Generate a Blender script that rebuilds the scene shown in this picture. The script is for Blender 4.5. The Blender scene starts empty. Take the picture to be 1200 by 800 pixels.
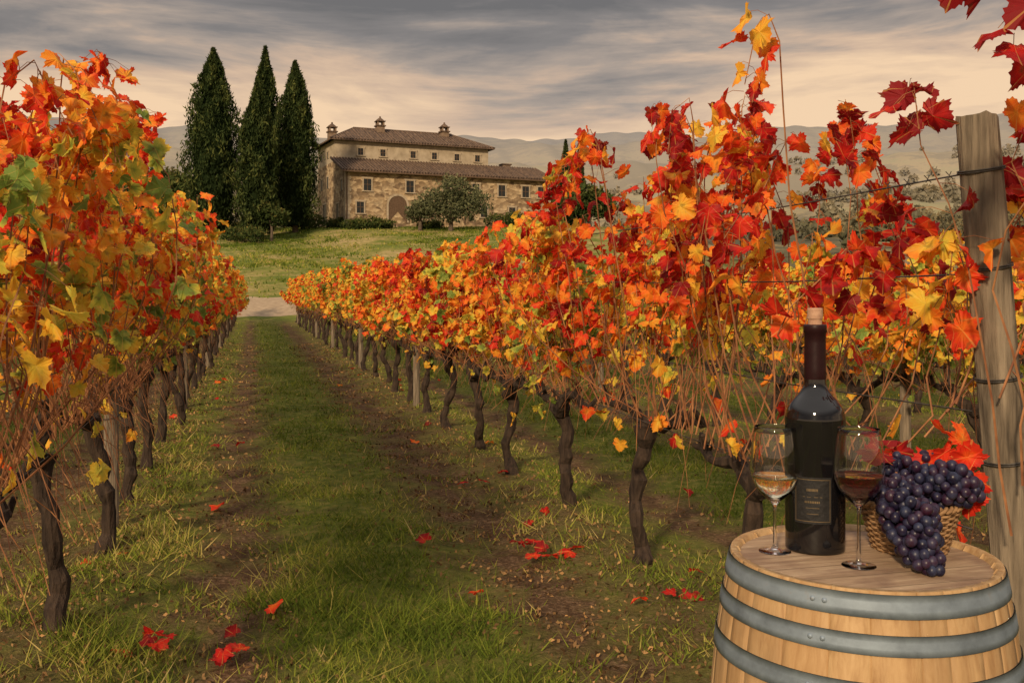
import bpy, math, numpy as np
from mathutils import Vector
R=np.random.RandomState(7)
sc=bpy.context.scene
sc.view_settings.view_transform='Standard'
try: sc.view_settings.look='None'
except Exception: pass
sc.view_settings.exposure=0
K=0.264; ANG=math.atan(K); RU=2.20; LU=-0.92; SP=3.12

# ---------------------------------------------------------------- node helpers
class NT:
    def __init__(s,tree): s.t=tree; s.n=tree.nodes; s.l=tree.links
    def node(s,typ,**kw):
        n=s.n.new(typ)
        for k,v in kw.items(): setattr(n,k,v)
        return n
    def put(s,sock,val):
        if isinstance(val,bpy.types.NodeSocket): s.l.new(val,sock)
        else: sock.default_value=val
    def math(s,op,a,b=0.0,c=None,clamp=False):
        n=s.node('ShaderNodeMath',operation=op,use_clamp=clamp)
        s.put(n.inputs[0],a); s.put(n.inputs[1],b)
        if c is not None: s.put(n.inputs[2],c)
        return n.outputs[0]
    def noise(s,vec,scale,detail=4,rough=0.55,dist=0.0):
        n=s.node('ShaderNodeTexNoise'); n.inputs['Scale'].default_value=scale
        n.inputs['Detail'].default_value=detail; n.inputs['Roughness'].default_value=rough
        n.inputs['Distortion'].default_value=dist
        if vec is not None: s.l.new(vec,n.inputs['Vector'])
        return n.outputs['Fac']
    def ramp(s,fac,stops,interp='LINEAR'):
        n=s.node('ShaderNodeValToRGB'); cr=n.color_ramp; cr.interpolation=interp
        while len(cr.elements)<len(stops): cr.elements.new(0.5)
        for e,(p,c) in zip(cr.elements,stops):
            e.position=p; e.color=(c[0],c[1],c[2],1) if not isinstance(c,(int,float)) else (c,c,c,1)
        s.put(n.inputs[0],fac); return n.outputs[0]
    def mix(s,f,a,b,mode='MIX'):
        n=s.node('ShaderNodeMix',data_type='RGBA',blend_type=mode)
        s.put(n.inputs[0],f)
        s.put(n.inputs[6],a if isinstance(a,bpy.types.NodeSocket) else (*a,1)); s.put(n.inputs[7],b if isinstance(b,bpy.types.NodeSocket) else (*b,1))
        return n.outputs[2]
    def mapping(s,vec,scale=(1,1,1),loc=(0,0,0)):
        n=s.node('ShaderNodeMapping'); s.l.new(vec,n.inputs[0]); n.inputs['Scale'].default_value=scale; n.inputs['Location'].default_value=loc
        return n.outputs[0]
    def bump(s,h,strength=0.5,dist=0.01):
        n=s.node('ShaderNodeBump'); n.inputs['Strength'].default_value=strength; n.inputs['Distance'].default_value=dist
        s.l.new(h,n.inputs['Height']); return n.outputs[0]
    def attr(s,name,typ='GEOMETRY'):
        n=s.node('ShaderNodeAttribute',attribute_name=name,attribute_type=typ); return n
def newmat(name):
    m=bpy.data.materials.new(name); m.use_nodes=True; t=NT(m.node_tree)
    b=t.n['Principled BSDF']; b.inputs['Roughness'].default_value=0.8
    b.inputs['Specular IOR Level'].default_value=0.25
    return m,t,b
def pos(t): return t.node('ShaderNodeNewGeometry').outputs['Position']
def obj(t): return t.node('ShaderNodeTexCoord').outputs['Object']
def simple(name,c1,c2,scale=8,rough=0.8,stretch=(1,1,1),bump=0.3,bd=0.01,metal=0.0,detail=5,spec=0.25,world=False):
    m,t,b=newmat(name); v=t.mapping(pos(t) if world else obj(t),stretch)
    f=t.noise(v,scale,detail,0.6)
    t.put(b.inputs['Base Color'],t.ramp(f,[(0.3,c1),(0.7,c2)]))
    b.inputs['Roughness'].default_value=rough; b.inputs['Metallic'].default_value=metal; b.inputs['Specular IOR Level'].default_value=spec
    if bump: t.put(b.inputs['Normal'],t.bump(f,bump,bd))
    return m

# ---------------------------------------------------------------- mesh builder
class MB:
    def __init__(s): s.v=[];s.lo=[];s.sz=[];s.m=[];s.a=[];s.n=0
    def add(s,v,f,mat=0,lc=None):
        v=np.asarray(v,dtype=np.float32).reshape(-1,3); f=np.asarray(f,dtype=np.int32)
        s.v.append(v); s.lo.append((f+s.n).ravel()); s.sz.append(np.full(len(f),f.shape[1],dtype=np.int32))
        s.m.append(np.full(len(f),mat,dtype=np.int32))
        s.a.append(np.zeros((len(v),3),np.float32) if lc is None else np.asarray(lc,np.float32).reshape(-1,3))
        s.n+=len(v)
    def mesh(s,name,mats,smooth=False):
        me=bpy.data.meshes.new(name); v=np.concatenate(s.v); lo=np.concatenate(s.lo); sz=np.concatenate(s.sz)
        me.vertices.add(len(v)); me.vertices.foreach_set('co',v.ravel())
        me.loops.add(len(lo)); me.loops.foreach_set('vertex_index',lo)
        me.polygons.add(len(sz)); st=np.concatenate([[0],np.cumsum(sz)[:-1]]).astype(np.int32)
        me.polygons.foreach_set('loop_start',st); me.polygons.foreach_set('loop_total',sz)
        for m in mats: me.materials.append(m)
        me.polygons.foreach_set('material_index',np.concatenate(s.m))
        me.polygons.foreach_set('use_smooth',np.full(len(sz),smooth,dtype=bool))
        at=me.attributes.new('lc','FLOAT_VECTOR','POINT'); at.data.foreach_set('vector',np.concatenate(s.a).ravel())
        me.update(calc_edges=True); me.validate(); return me
def mkobj(name,me,loc=(0,0,0),rot=(0,0,0),scale=(1,1,1),parent=None):
    o=bpy.data.objects.new(name,me); o.location=loc; o.rotation_euler=rot; o.scale=scale
    sc.collection.objects.link(o)
    if parent: o.parent=parent
    return o
def empty(name,loc=(0,0,0),rot=(0,0,0)): return mkobj(name,None,loc,rot)
def tube(mb,P,r,n=6,mat=0,lc=None,cap=True):
    P=np.asarray(P,float); k=len(P); r=np.broadcast_to(np.asarray(r,float),(k,))
    T=np.gradient(P,axis=0); T/=np.linalg.norm(T,axis=1)[:,None]+1e-9
    ref=np.array([0.31,0.95,0.05]) if abs(T[:,2]).mean()>0.6 else np.array([0,0,1.0])
    A=np.cross(T,ref); A/=np.linalg.norm(A,axis=1)[:,None]+1e-9; B=np.cross(T,A)
    th=np.arange(n)*2*np.pi/n
    V=P[:,None]+r[:,None,None]*(np.cos(th)[None,:,None]*A[:,None]+np.sin(th)[None,:,None]*B[:,None])
    i=np.arange(k-1)[:,None]; j=np.arange(n)[None]; j2=(j+1)%n
    F=np.stack([i*n+j,i*n+j2,(i+1)*n+j2,(i+1)*n+j],-1).reshape(-1,4)
    V=V.reshape(-1,3); L=None if lc is None else np.tile(lc,(len(V),1))
    mb.add(V,F,mat,L)
    if cap:
        c=np.array([P[-1]]); base=(k-1)*n
        VV=np.concatenate([V[base:],c]); F=np.array([[a,(a+1)%n,n] for a in range(n)]); mb.add(VV,F,mat,None if lc is None else np.tile(lc,(len(VV),1)))
def lathe(mb,prof,n=48,mat=0,c=(0,0,0)):
    prof=np.asarray(prof,float); k=len(prof); th=np.arange(n)*2*np.pi/n
    V=np.stack([prof[:,0:1]*np.cos(th),prof[:,0:1]*np.sin(th),np.repeat(prof[:,1:2],n,1)],-1)+np.array(c)
    i=np.arange(k-1)[:,None]; j=np.arange(n)[None]; j2=(j+1)%n
    F=np.stack([i*n+j,i*n+j2,(i+1)*n+j2,(i+1)*n+j],-1).reshape(-1,4); mb.add(V.reshape(-1,3),F,mat)
def box(mb,x0,x1,y0,y1,z0,z1,mat=0):
    V=[(x0,y0,z0),(x1,y0,z0),(x1,y1,z0),(x0,y1,z0),(x0,y0,z1),(x1,y0,z1),(x1,y1,z1),(x0,y1,z1)]
    mb.add(V,[(0,3,2,1),(4,5,6,7),(0,1,5,4),(1,2,6,5),(2,3,7,6),(3,0,4,7)],mat)
def quads(mb,C,size,mat,rnd,upbias=0.0,aspect=1.0):
    n=len(C); N=R.normal(size=(n,3)); N[:,2]*=0.7; N/=np.linalg.norm(N,axis=1)[:,None]
    U=R.normal(size=(n,3)); U[:,2]+=upbias; U-= (U*N).sum(1)[:,None]*N; U/=np.linalg.norm(U,axis=1)[:,None]; W=np.cross(N,U)
    s=(size*R.uniform(0.6,1.4,n))[:,None]; a=s*aspect
    V=np.stack([C-U*s*.6,C+W*a*.5,C+U*s,C-W*a*.5],1)
    L=np.zeros((n,4,3)); L[...,2]=rnd[:,None]
    mb.add(V.reshape(-1,3),np.arange(n*4).reshape(n,4),mat,L.reshape(-1,3))

# ---------------------------------------------------------------- leaf templates
half=[(0,0.04),(0.07,-0.10),(0.22,-0.17),(0.38,-0.10),(0.50,0.04),(0.47,0.16),(0.42,0.24),(0.54,0.34),(0.61,0.50),(0.50,0.57),(0.34,0.59),(0.33,0.72),(0.20,0.84),(0,0.98)]
H=np.array(half); full=np.concatenate([H,(H[1:-1]*[-1,1])[::-1]])
def teeth(o):
    out=[]
    for i in range(len(o)):
        a=o[i]; b=o[(i+1)%len(o)]; out.append(a); m=(a+b)/2; c=np.array([0,.33])
        d=m-c; out.append(m-(a-b)*0.12+ -d*0.09)
    return np.array(out)
def tmpl(o):
    V=np.concatenate([[[0,0.30]],o]); k=len(o)
    F=np.array([[0,1+i,1+(i+1)%k] for i in range(k)]); return V,F
T_NEAR=tmpl(teeth(full)); T_MID=tmpl(full)
T_FAR=tmpl(np.array([(0,0),(0.3,-0.15),(0.52,0.1),(0.42,0.26),(0.58,0.5),(0.28,0.66),(0,0.95),(-0.28,0.66),(-0.58,0.5),(-0.42,0.26),(-0.52,0.1),(-0.3,-0.15)]))
def leaves(mb,P,Nrm,Tip,size,rnd,T,mat,rs):
    V2,F=T; n=len(P); k=len(V2)
    Nrm=Nrm/np.linalg.norm(Nrm,axis=1)[:,None]; Y=Tip-(Tip*Nrm).sum(1)[:,None]*Nrm; Y/=np.linalg.norm(Y,axis=1)[:,None]+1e-9
    X=np.cross(Y,Nrm)
    c1=rs.uniform(-1.1,0.5,n)[:,None]; c2=rs.uniform(-0.9,0.5,n)[:,None]; c3=rs.uniform(-.8,.8,n)[:,None]; ph=rs.uniform(0,6,n)[:,None]
    x=V2[:,0][None]; y=V2[:,1][None]; z=c1*x*x+c2*(y-.3)**2+c3*x*y+0.10*np.abs(x)+ .06*np.sin(9*x+7*y+ph)
    sx=rs.uniform(.75,1.1,n)[:,None,None]
    W=P[:,None]+size[:,None,None]*(sx*x[...,None]*X[:,None]+(y[...,None])*Y[:,None]+z[...,None]*Nrm[:,None])
    L=np.zeros((n,k,3)); L[...,0]=x; L[...,1]=y; L[...,2]=rnd[:,None]
    FF=(F[None]+(np.arange(n)*k)[:,None,None]).reshape(-1,3)
    mb.add(W.reshape(-1,3),FF,mat,L.reshape(-1,3))

# ---------------------------------------------------------------- materials
def leaf_mat():
    m,t,b=newmat('autumn_leaf'); a=t.attr('lc'); s=t.node('ShaderNodeSeparateXYZ'); t.l.new(a.outputs['Vector'],s.inputs[0])
    tint=t.attr('tint','OBJECT').outputs['Fac']
    P=pos(t); nz=t.noise(P,1.25,2,.6); nz2=t.noise(P,24,2,.6)
    f=t.math('MULTIPLY_ADD',s.outputs[2],0.72,tint)
    f=t.math('ADD',f,t.math('MULTIPLY',t.math('SUBTRACT',nz,.5),1.5))
    xx=t.math('POWER',t.math('ABSOLUTE',s.outputs[0]),2.0); yy=t.math('POWER',t.math('SUBTRACT',s.outputs[1],.3),2.0)
    rad=t.math('SQRT',t.math('ADD',xx,yy))
    f=t.math('ADD',f,t.math('MULTIPLY',t.math('SUBTRACT',.35,rad),.30))
    f=t.math('ADD',f,t.math('MULTIPLY',t.math('SUBTRACT',nz2,.5),.4),clamp=True)
    col=t.ramp(f,[(0.0,(.24,.010,.012)),(.14,(.50,.016,.012)),(.30,(.74,.050,.016)),(.44,(.82,.18,.02)),(.58,(.84,.36,.035)),(.74,(.80,.54,.06)),(.88,(.50,.49,.07)),(1.0,(.18,.26,.045))])
    ang=t.math('ARCTAN2',s.outputs[0],t.math('ADD',s.outputs[1],.02))
    v=t.math('ABSOLUTE',t.math('SINE',t.math('MULTIPLY',ang,3.4)))
    vein=t.math('MULTIPLY',t.math('LESS_THAN',v,.10),.4)
    col=t.mix(vein,col,(.74,.46,.13))
    bl=t.ramp(nz2,[(.60,0.0),(.74,.75)])
    col=t.mix(bl,col,(.17,.065,.025))
    t.put(b.inputs['Base Color'],col); b.inputs['Roughness'].default_value=.55; b.inputs['Specular IOR Level'].default_value=.2
    tr=t.node('ShaderNodeBsdfTranslucent'); t.put(tr.inputs[0],col)
    mx=t.node('ShaderNodeMixShader'); mx.inputs[0].default_value=.44
    t.l.new(b.outputs[0],mx.inputs[1]); t.l.new(tr.outputs[0],mx.inputs[2]); t.l.new(mx.outputs[0],t.n['Material Output'].inputs[0]); return m
def foliage(name,stops,transl=.25,haze=False,ns=.6):
    m,t,b=newmat(name); a=t.attr('lc'); s=t.node('ShaderNodeSeparateXYZ'); t.l.new(a.outputs['Vector'],s.inputs[0])
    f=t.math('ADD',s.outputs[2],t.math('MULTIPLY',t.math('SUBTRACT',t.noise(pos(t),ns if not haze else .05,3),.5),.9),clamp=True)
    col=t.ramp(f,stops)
    if haze: col=paint_haze(t,col)
    df=t.node('ShaderNodeBsdfDiffuse'); t.put(df.inputs[0],col); t.n.remove(b)
    tr=t.node('ShaderNodeBsdfTranslucent'); t.put(tr.inputs[0],col)
    mx=t.node('ShaderNodeMixShader'); mx.inputs[0].default_value=transl
    t.l.new(df.outputs[0],mx.inputs[1]); t.l.new(tr.outputs[0],mx.inputs[2]); t.l.new(mx.outputs[0],t.n['Material Output'].inputs[0]); return m
def paint_haze(t,col):  # aerial haze painted into base colour by distance: warm mist, then grey
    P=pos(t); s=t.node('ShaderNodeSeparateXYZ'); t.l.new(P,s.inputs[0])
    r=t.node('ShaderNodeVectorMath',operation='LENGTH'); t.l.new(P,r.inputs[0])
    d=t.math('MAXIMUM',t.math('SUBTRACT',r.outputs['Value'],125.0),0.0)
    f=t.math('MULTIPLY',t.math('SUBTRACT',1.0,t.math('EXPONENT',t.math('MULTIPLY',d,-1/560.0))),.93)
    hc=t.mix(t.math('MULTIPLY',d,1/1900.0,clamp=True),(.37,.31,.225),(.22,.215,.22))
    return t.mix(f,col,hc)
M_LEAF=leaf_mat()
M_BARK=simple('vine_bark',(.012,.008,.007),(.060,.040,.028),26,.95,(1,1,.22),1.0,.03)
M_CANE=simple('vine_cane',(.15,.055,.028),(.36,.165,.07),12,.7,(1,1,1),0,detail=2)
M_POST=simple('weathered_wood',(.07,.055,.04),(.25,.20,.145),14,.95,(3,3,.25),1.0,.012)
M_WIRE=simple('galvanised_wire',(.04,.035,.03),(.12,.11,.10),30,.6,metal=.5,bump=0)
M_GRASS=foliage('grass_blades',[(0,(.075,.11,.018)),(.30,(.15,.195,.028)),(.55,(.25,.27,.045)),(.78,(.40,.34,.09)),(1,(.50,.38,.16))],.35,ns=1.0)
M_CYP=foliage('cypress_foliage',[(0,(.012,.020,.008)),(.6,(.036,.052,.018)),(1,(.09,.10,.03))],.1)
M_OLIVE=foliage('olive_foliage',[(0,(.05,.06,.030)),(.6,(.12,.125,.065)),(1,(.21,.20,.11))],.2)
M_SHRUB=foliage('shrub_foliage',[(0,(.02,.035,.012)),(.5,(.06,.08,.025)),(1,(.16,.13,.04))],.2)
M_FAR=foliage('distant_foliage',[(0,(.015,.026,.012)),(.5,(.04,.05,.02)),(.8,(.11,.09,.03)),(1,(.20,.12,.03))],.15,haze=True)  # leaf colours with distance haze painted in
M_TRUNK=simple('tree_bark',(.05,.035,.025),(.13,.10,.075),10,.95)

# ---------------------------------------------------------------- terrain
def sm(a,b,x): 
    t=np.clip((x-a)/(b-a),0,1); return t*t*(3-2*t)
def ht(x,y):
    x=np.asarray(x,float); y=np.asarray(y,float)
    y2=y+0.02*x
    ramp=np.clip(y2-46,0,None); ramp=np.where(ramp<8,ramp*ramp/16,ramp-4)
    h=np.minimum(ramp*.158,1e9); top=9.3
    h=top-np.log1p(np.exp(np.clip((top-h)*1.6,-30,30)))/1.6+ (np.log1p(math.exp(top*1.6))/1.6-top)
    h=np.where(ramp<=0,0,h)
    h=h*(1-.82*sm(9,38,x-.05*(y-100)))
    h=h+sm(52,80,y)*(.16*np.sin(x*.35+y*.2)+.10*np.sin(x*.9-y*.55)+.05*np.sin(x*2.1+y*1.3))*(1-sm(100,104,y))
    r=np.hypot(x,y); th=np.arctan2(x,np.maximum(y,1e-3))
    lr=np.log(np.maximum(r,1))
    tt=.050+.100*sm(math.log(240),math.log(2300),lr)
    rid=(.9*np.sin(lr*11+1.3*np.sin(th*5+.7)+.8)+.5*np.sin(lr*19+2.2*np.sin(th*9+1.2))+.25*np.sin(th*23+lr*7)+.12*np.sin(th*51+lr*13)+.07*np.sin(th*117+2+lr*9)+.05*np.sin(th*260+lr*31))
    far=r*(tt+.012*rid*sm(math.log(200),math.log(600),lr))+1.0
    far=np.where(r>2600,far-(r-2600)*.16,far)
    w=sm(125,260,r)*sm(60,120,y)
    return h*(1-w)+far*w
def spaced2(lo,hi,n,k):
    t=np.linspace(-1,1,n); s=np.sinh(k*t)/math.sinh(k); return np.where(t<0,s*lo,s*hi)
n=460
Y=np.unique(np.concatenate([spaced2(300,4800,n,6.5),np.linspace(130,3200,300)])); X=np.unique(np.concatenate([spaced2(4500,4500,n,7),np.linspace(-1700,1700,330)]))
GX,GY=np.meshgrid(X,Y); GZ=ht(GX,GY)
def micro(x,y):
    w=np.mod(x+K*y-LU,SP)
    b=.018*np.sin(x*5.1+np.sin(y*3))+.012*np.sin(y*7.3+x*2)+.05*np.exp(-(np.minimum(w,SP-w)/.35)**2)-.03*np.exp(-((w-.8)/.25)**2)-.03*np.exp(-((w-2.46)/.25)**2)
    return np.where(np.hypot(x,y)<45,b,0)
GZ=GZ+micro(GX,GY)
mb=MB(); ny,nx=GX.shape
i=np.arange(ny-1)[:,None]*nx; j=np.arange(nx-1)[None]
mb.add(np.stack([GX,GY,GZ],-1),np.stack([i+j,i+j+1,i+nx+j+1,i+nx+j],-1).reshape(-1,4))
m,t,b=newmat('ground'); P=pos(t); s=t.node('ShaderNodeSeparateXYZ'); t.l.new(P,s.inputs[0])
uu=t.math('MULTIPLY_ADD',s.outputs[1],K,s.outputs[0]); nz=t.noise(P,1.3,4,.6)
uu=t.math('ADD',uu,t.math('MULTIPLY',t.math('SUBTRACT',nz,.5),.7))
w=t.math('MODULO',t.math('ADD',uu,-LU+SP*20),SP)
def gau(c,wd): 
    q=t.math('DIVIDE',t.math('SUBTRACT',w,c),wd); return t.math('EXPONENT',t.math('MULTIPLY',t.math('MULTIPLY',q,q),-1.0))
dm=t.math('ADD',t.math('ADD',gau(.8,.30),gau(2.46,.38)),t.math('MULTIPLY',t.math('ADD',gau(0,.3),gau(SP,.3)),.6))
dm=t.math('MULTIPLY',dm,t.math('LESS_THAN',s.outputs[1],50.0))
dm=t.math('ADD',dm,t.math('MULTIPLY',t.math('SUBTRACT',t.noise(P,3.2,6,.65),.52),2.2),clamp=True)
fine=t.noise(P,38,6,.7)
dirt=t.ramp(fine,[(.3,(.050,.030,.018)),(.5,(.14,.085,.048)),(.62,(.24,.155,.09)),(.75,(.38,.26,.155))])
dirt=t.mix(t.ramp(t.noise(P,4.5,4,.6),[(.42,0.0),(.6,.6)]),dirt,(.055,.032,.019))
gr=t.ramp(t.noise(P,9,6,.7),[(.3,(.055,.075,.016)),(.5,(.13,.15,.030)),(.68,(.26,.22,.065))])
c=t.mix(dm,gr,dirt)
lawn=t.ramp(t.noise(P,.16,8,.75),[(.36,(.085,.12,.024)),(.47,(.15,.165,.036)),(.54,(.27,.22,.075)),(.64,(.40,.29,.14))])
lawn=t.mix(t.ramp(t.noise(P,2.5,5,.7),[(.42,0.0),(.62,.5)]),lawn,(.075,.085,.022))
lw=t.math('MULTIPLY',t.math('SUBTRACT',s.outputs[1],46.0),.15,clamp=True); c=t.mix(lw,c,lawn)
forest=t.ramp(t.noise(P,.007,12,.78),[(.38,(.008,.014,.006)),(.49,(.03,.032,.013)),(.53,(.26,.19,.08)),(.59,(.17,.18,.06)),(.65,(.02,.028,.012))])
fw=t.math('MULTIPLY',t.math('SUBTRACT',s.outputs[1],150.0),.01,clamp=True)
fx=t.math('MULTIPLY',t.math('MULTIPLY',t.math('SUBTRACT',s.outputs[0],9.0),.05,clamp=True),t.math('MULTIPLY',t.math('SUBTRACT',s.outputs[1],56.0),.05,clamp=True))
rough=t.ramp(t.noise(P,.5,8,.75),[(.38,(.03,.035,.014)),(.52,(.11,.10,.04)),(.66,(.24,.17,.08))])
c=t.mix(fx,c,rough); c=t.mix(fw,c,forest)
t.put(b.inputs['Base Color'],paint_haze(t,c)); b.inputs['Roughness'].default_value=1  # ground colour carries the painted distance haze
b.inputs['Specular IOR Level'].default_value=.05
t.put(b.inputs['Normal'],t.bump(fine,1.0,.03))
mkobj('ground',mb.mesh('ground',[m],True))
mb=MB(); xs=np.linspace(-60,70,200); cy=55.2+.5*np.sin(xs*.11)-.02*xs; V=[]
for q in np.linspace(-1,1,9):
    yy=cy+q*(3.2+.5*np.sin(xs*.7)+.3*np.sin(xs*2.3+q)); V.append(np.stack([xs,yy,ht(xs,yy)+.035-.03*q*q],-1))
V=np.array(V); i=np.arange(8)[:,None]*200; j=np.arange(199)[None]
mb.add(V,np.stack([i+j,i+j+1,i+200+j+1,i+200+j],-1).reshape(-1,4))
mkobj('dirt_path',mb.mesh('dirt_path',[simple('path_earth',(.22,.155,.095),(.40,.30,.20),3,1,(1,2,1),.5,.02,world=True)],True))

# ---------------------------------------------------------------- grass
def vn(x,y,s): return np.sin(x*s*1.7+2*np.sin(y*s*1.1+.4))*np.sin(y*s*1.9+1.6*np.sin(x*s*.8+1))
N=380000
d=3.2*np.exp(R.rand(N)*math.log(50/3.2)); x=(R.rand(N)*1.4-.76)*d*1.02+R.uniform(-1.0,1.0,N)
u=x+K*d; w=np.mod(u-LU+.18*vn(x,d,.9),SP)
bare=np.exp(-((w-.8)/.30)**2)+np.exp(-((w-2.46)/.42)**2)+.6*np.exp(-(np.minimum(w,SP-w)/.3)**2)
keep=R.rand(N)<np.clip(.97-1.12*bare+.4*vn(x,d,2.3)+.3*vn(x,d,6),.03,1)
x=x[keep]; d=d[keep]; bare=bare[keep]; n=len(x)
h=R.gamma(2.6,.0130,n)*(1+.6*vn(x,d,1.1))*(1+d*.012); h=np.clip(h,.008,.16)
a=R.rand(n)*2*np.pi; wd=.0025*(1+d*.13)*R.uniform(.6,1.4,n); le=R.normal(size=(n,2))*h[:,None]*.8
z=ht(x,d)-.005+micro(x,d)
B=np.stack([x,d,z],-1); W=np.stack([np.cos(a)*wd,np.sin(a)*wd,0*a],-1)
V=np.stack([B-W,B+W,B+np.stack([le[:,0],le[:,1],h],-1)],1)
rnd=np.clip(.29+.22*R.normal(size=n)+.27*np.clip(bare,0,1)+.22*vn(x,d,.7)+.16*vn(x,d,3.1),0,1)
L=np.zeros((n,3,3)); L[...,2]=rnd[:,None]
mb=MB(); mb.add(V.reshape(-1,3),np.arange(n*3).reshape(n,3),0,L.reshape(-1,3))
n=60000; d=R.uniform(58,108,n); x=R.uniform(-.34,.02,n)*d
kp=R.rand(n)<np.clip(.4+.8*vn(x,d,.22)+.3*vn(x,d,.7),0.05,1); x=x[kp]; d=d[kp]; n=len(x)
h=R.uniform(.06,.24,n); a=R.rand(n)*np.pi; wd=R.uniform(.04,.10,n)
B=np.stack([x,d,ht(x,d)-.03],-1); W=np.stack([np.cos(a)*wd,np.sin(a)*wd,0*a],-1); V=np.stack([B-W,B+W,B+np.stack([R.normal(size=n)*.08,R.normal(size=n)*.08,h],-1)],1)
L=np.zeros((n,3,3)); L[...,2]=np.clip(.25+.25*R.normal(size=n)+.35*vn(x,d,.15),0,1)[:,None]; mb.add(V.reshape(-1,3),np.arange(n*3).reshape(n,3),0,L.reshape(-1,3))
mkobj('grass',mb.mesh('grass',[M_GRASS]))
mb=MB(); N=18000; d=3.3*np.exp(R.rand(N)*math.log(30/3.3)); lane=R.choice([.8,2.46,0,0,2.46],N)
u=LU+lane+R.normal(size=N)*.30+SP*R.choice([0,0,0,-1,1],N); x=u-K*d; z=ht(x,d)+micro(x,d)+.006
quads(mb,np.stack([x,d,z+R.rand(N)*.012],-1),.013*(1+d*.05),0,R.rand(N),aspect=.9)
mkobj('leaf_litter',mb.mesh('leaf_litter',[foliage('dry_litter',[(0,(.05,.03,.016)),(.5,(.15,.085,.04)),(.8,(.28,.17,.08)),(1,(.42,.24,.10))],.1)]))

# ---------------------------------------------------------------- grapevines
def make_vine(seed,ncane=30,lpc=24,ztop=2.02,tmin=.30,T=T_MID,half=.72,lsize=(.07,.115),trunk=True,lean=0,low=24,spread=.27,zstart=None,tsd=.09,lat=1.0):
    rs=np.random.RandomState(seed); mb=MB()
    hz=.80+rs.uniform(-.05,.05); isnear=T is T_NEAR
    if trunk:
        k=15; z=np.linspace(-.06,hz,k); wx=np.cumsum(rs.normal(size=k)*.015)+.018*np.sin(z*9+seed); wy=np.cumsum(rs.normal(size=k)*.017)+lean*(z-hz)+.022*np.sin(z*7+seed*2)
        wx-=wx[-1]*.6; wy-=wy[-1]
        r=.032+.018*rs.rand(k)+.022*np.exp(-(z/.10)**2)+.026*np.exp(-((z-hz)/.08)**2)
        tube(mb,np.stack([wx,wy,z],-1),r,9,0)
        for sgn in (-1,1):
            kk=11; s=np.linspace(0,half*.92,kk); P=np.stack([wx[-1]+np.cumsum(rs.normal(size=kk)*.014),sgn*s+wy[-1],hz-.05+.15*np.sin(np.clip(s/.35,0,1)*1.5)*rs.uniform(.5,1.1)+np.cumsum(rs.normal(size=kk)*.016)],-1)
            tube(mb,P,np.linspace(.044,.015,kk)*rs.uniform(.75,1.3,kk),7,0)
            for q in range(7):
                p=P[rs.randint(1,kk)]; e=p+np.array([rs.normal()*.035,rs.normal()*.035,.05+.07*rs.rand()])
                tube(mb,[p,(p+e)/2,e],[.019,.015,.012],5,0)
    LP=[];LN=[];LT=[];LS=[];LR=[]
    for c in range(ncane):
        y0=rs.uniform(-half,half); side=1 if rs.rand()<.5 else -1
        k=9; tq=np.linspace(0,1,k); top=ztop+np.clip(rs.normal(),-2,1.5)*tsd-(.5 if rs.rand()<.25 else 0)
        out=side*abs(rs.normal())*spread; yd=rs.normal()*.22
        z0=hz+.05 if zstart is None else zstart+rs.uniform(-.2,.2)
        Zc=z0+(top-z0)*tq
        Xc=out*np.sin(tq*np.pi*rs.uniform(.6,1.0))+np.cumsum(rs.normal(size=k))*.022
        Yc=y0+yd*tq+np.cumsum(rs.normal(size=k))*.035
        if rs.rand()<.3:
            Zc=z0+(top-z0)*np.sin(tq*np.pi*.78); Xc=side*(.10+.30*tq)*1.0+np.cumsum(rs.normal(size=k))*.02
            Xc[0]=0
        C=np.stack([Xc,Yc,Zc],-1); tube(mb,C[:-1],np.linspace(.0040,.0017,k-1),4,1,cap=False)
        nl=max(3,int(lpc*rs.uniform(.6,1.4))); t=tmin+(.90-tmin)*rs.rand(nl)**.8
        t[0]=.885; t[1]=.86; t[2]=.83
        idx=t*(k-1); i0=np.minimum(idx.astype(int),k-2); fr=(idx-i0)[:,None]
        p=C[i0]*(1-fr)+C[i0+1]*fr; off=rs.normal(size=(nl,3))*[.075,.085,.05]*(1.15-.75*t[:,None]); off[:,2]-=.02
        LP.append(p+off)
        if isnear:
            for q in range(nl): tube(mb,[p[q],p[q]+off[q]*.5+[0,0,.012],p[q]+off[q]],[.0014,.0011,.001],3,1,cap=False)
        nn=rs.normal(size=(nl,3))*.85; nn[:,0]+=np.sign(p[:,0]+off[:,0]+.02*rs.normal(size=nl))*.9; nn[:,2]+=.45; LN.append(nn)
        tp=rs.normal(size=(nl,3))*.55; tp[:,2]-=1.0; tp[:,0]+=np.sign(p[:,0])*.3; LT.append(tp)
        zrel=np.clip((p[:,2]-1.0)/1.3,0,1)
        LS.append(rs.uniform(*lsize,nl)*(1.05-.25*t)); LR.append(np.clip(.64+.27*rs.normal(size=nl)+ .22*rs.normal()-.32*zrel,0,1))
    for c in range(int(ncane*lat)):
        y0=rs.uniform(-half,half); side=rs.choice([-1,1]); z1=hz+rs.uniform(.15,.85); k=7; tq=np.linspace(0,1,k)
        C=np.stack([side*(.05+.24*tq*rs.rand()*1.6),y0+rs.normal()*.22*tq+.03*np.sin(tq*7+c),z1-(z1-hz+.12*rs.normal())*tq**1.3],-1)
        tube(mb,C,np.linspace(.0026,.0013,k),3,1,cap=False)
    if low:
        p=np.stack([rs.normal(size=low)*.16,rs.uniform(-half,half,low),hz+rs.uniform(-.05,.55,low)],-1)
        nn=rs.normal(size=(low,3)); nn[:,0]+=np.sign(p[:,0]); LP.append(p); LN.append(nn); tp=rs.normal(size=(low,3))*.5; tp[:,2]-=1; LT.append(tp); LS.append(rs.uniform(*lsize,low)*.85); LR.append(np.clip(.75+.25*rs.normal(size=low),0,1))
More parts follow.
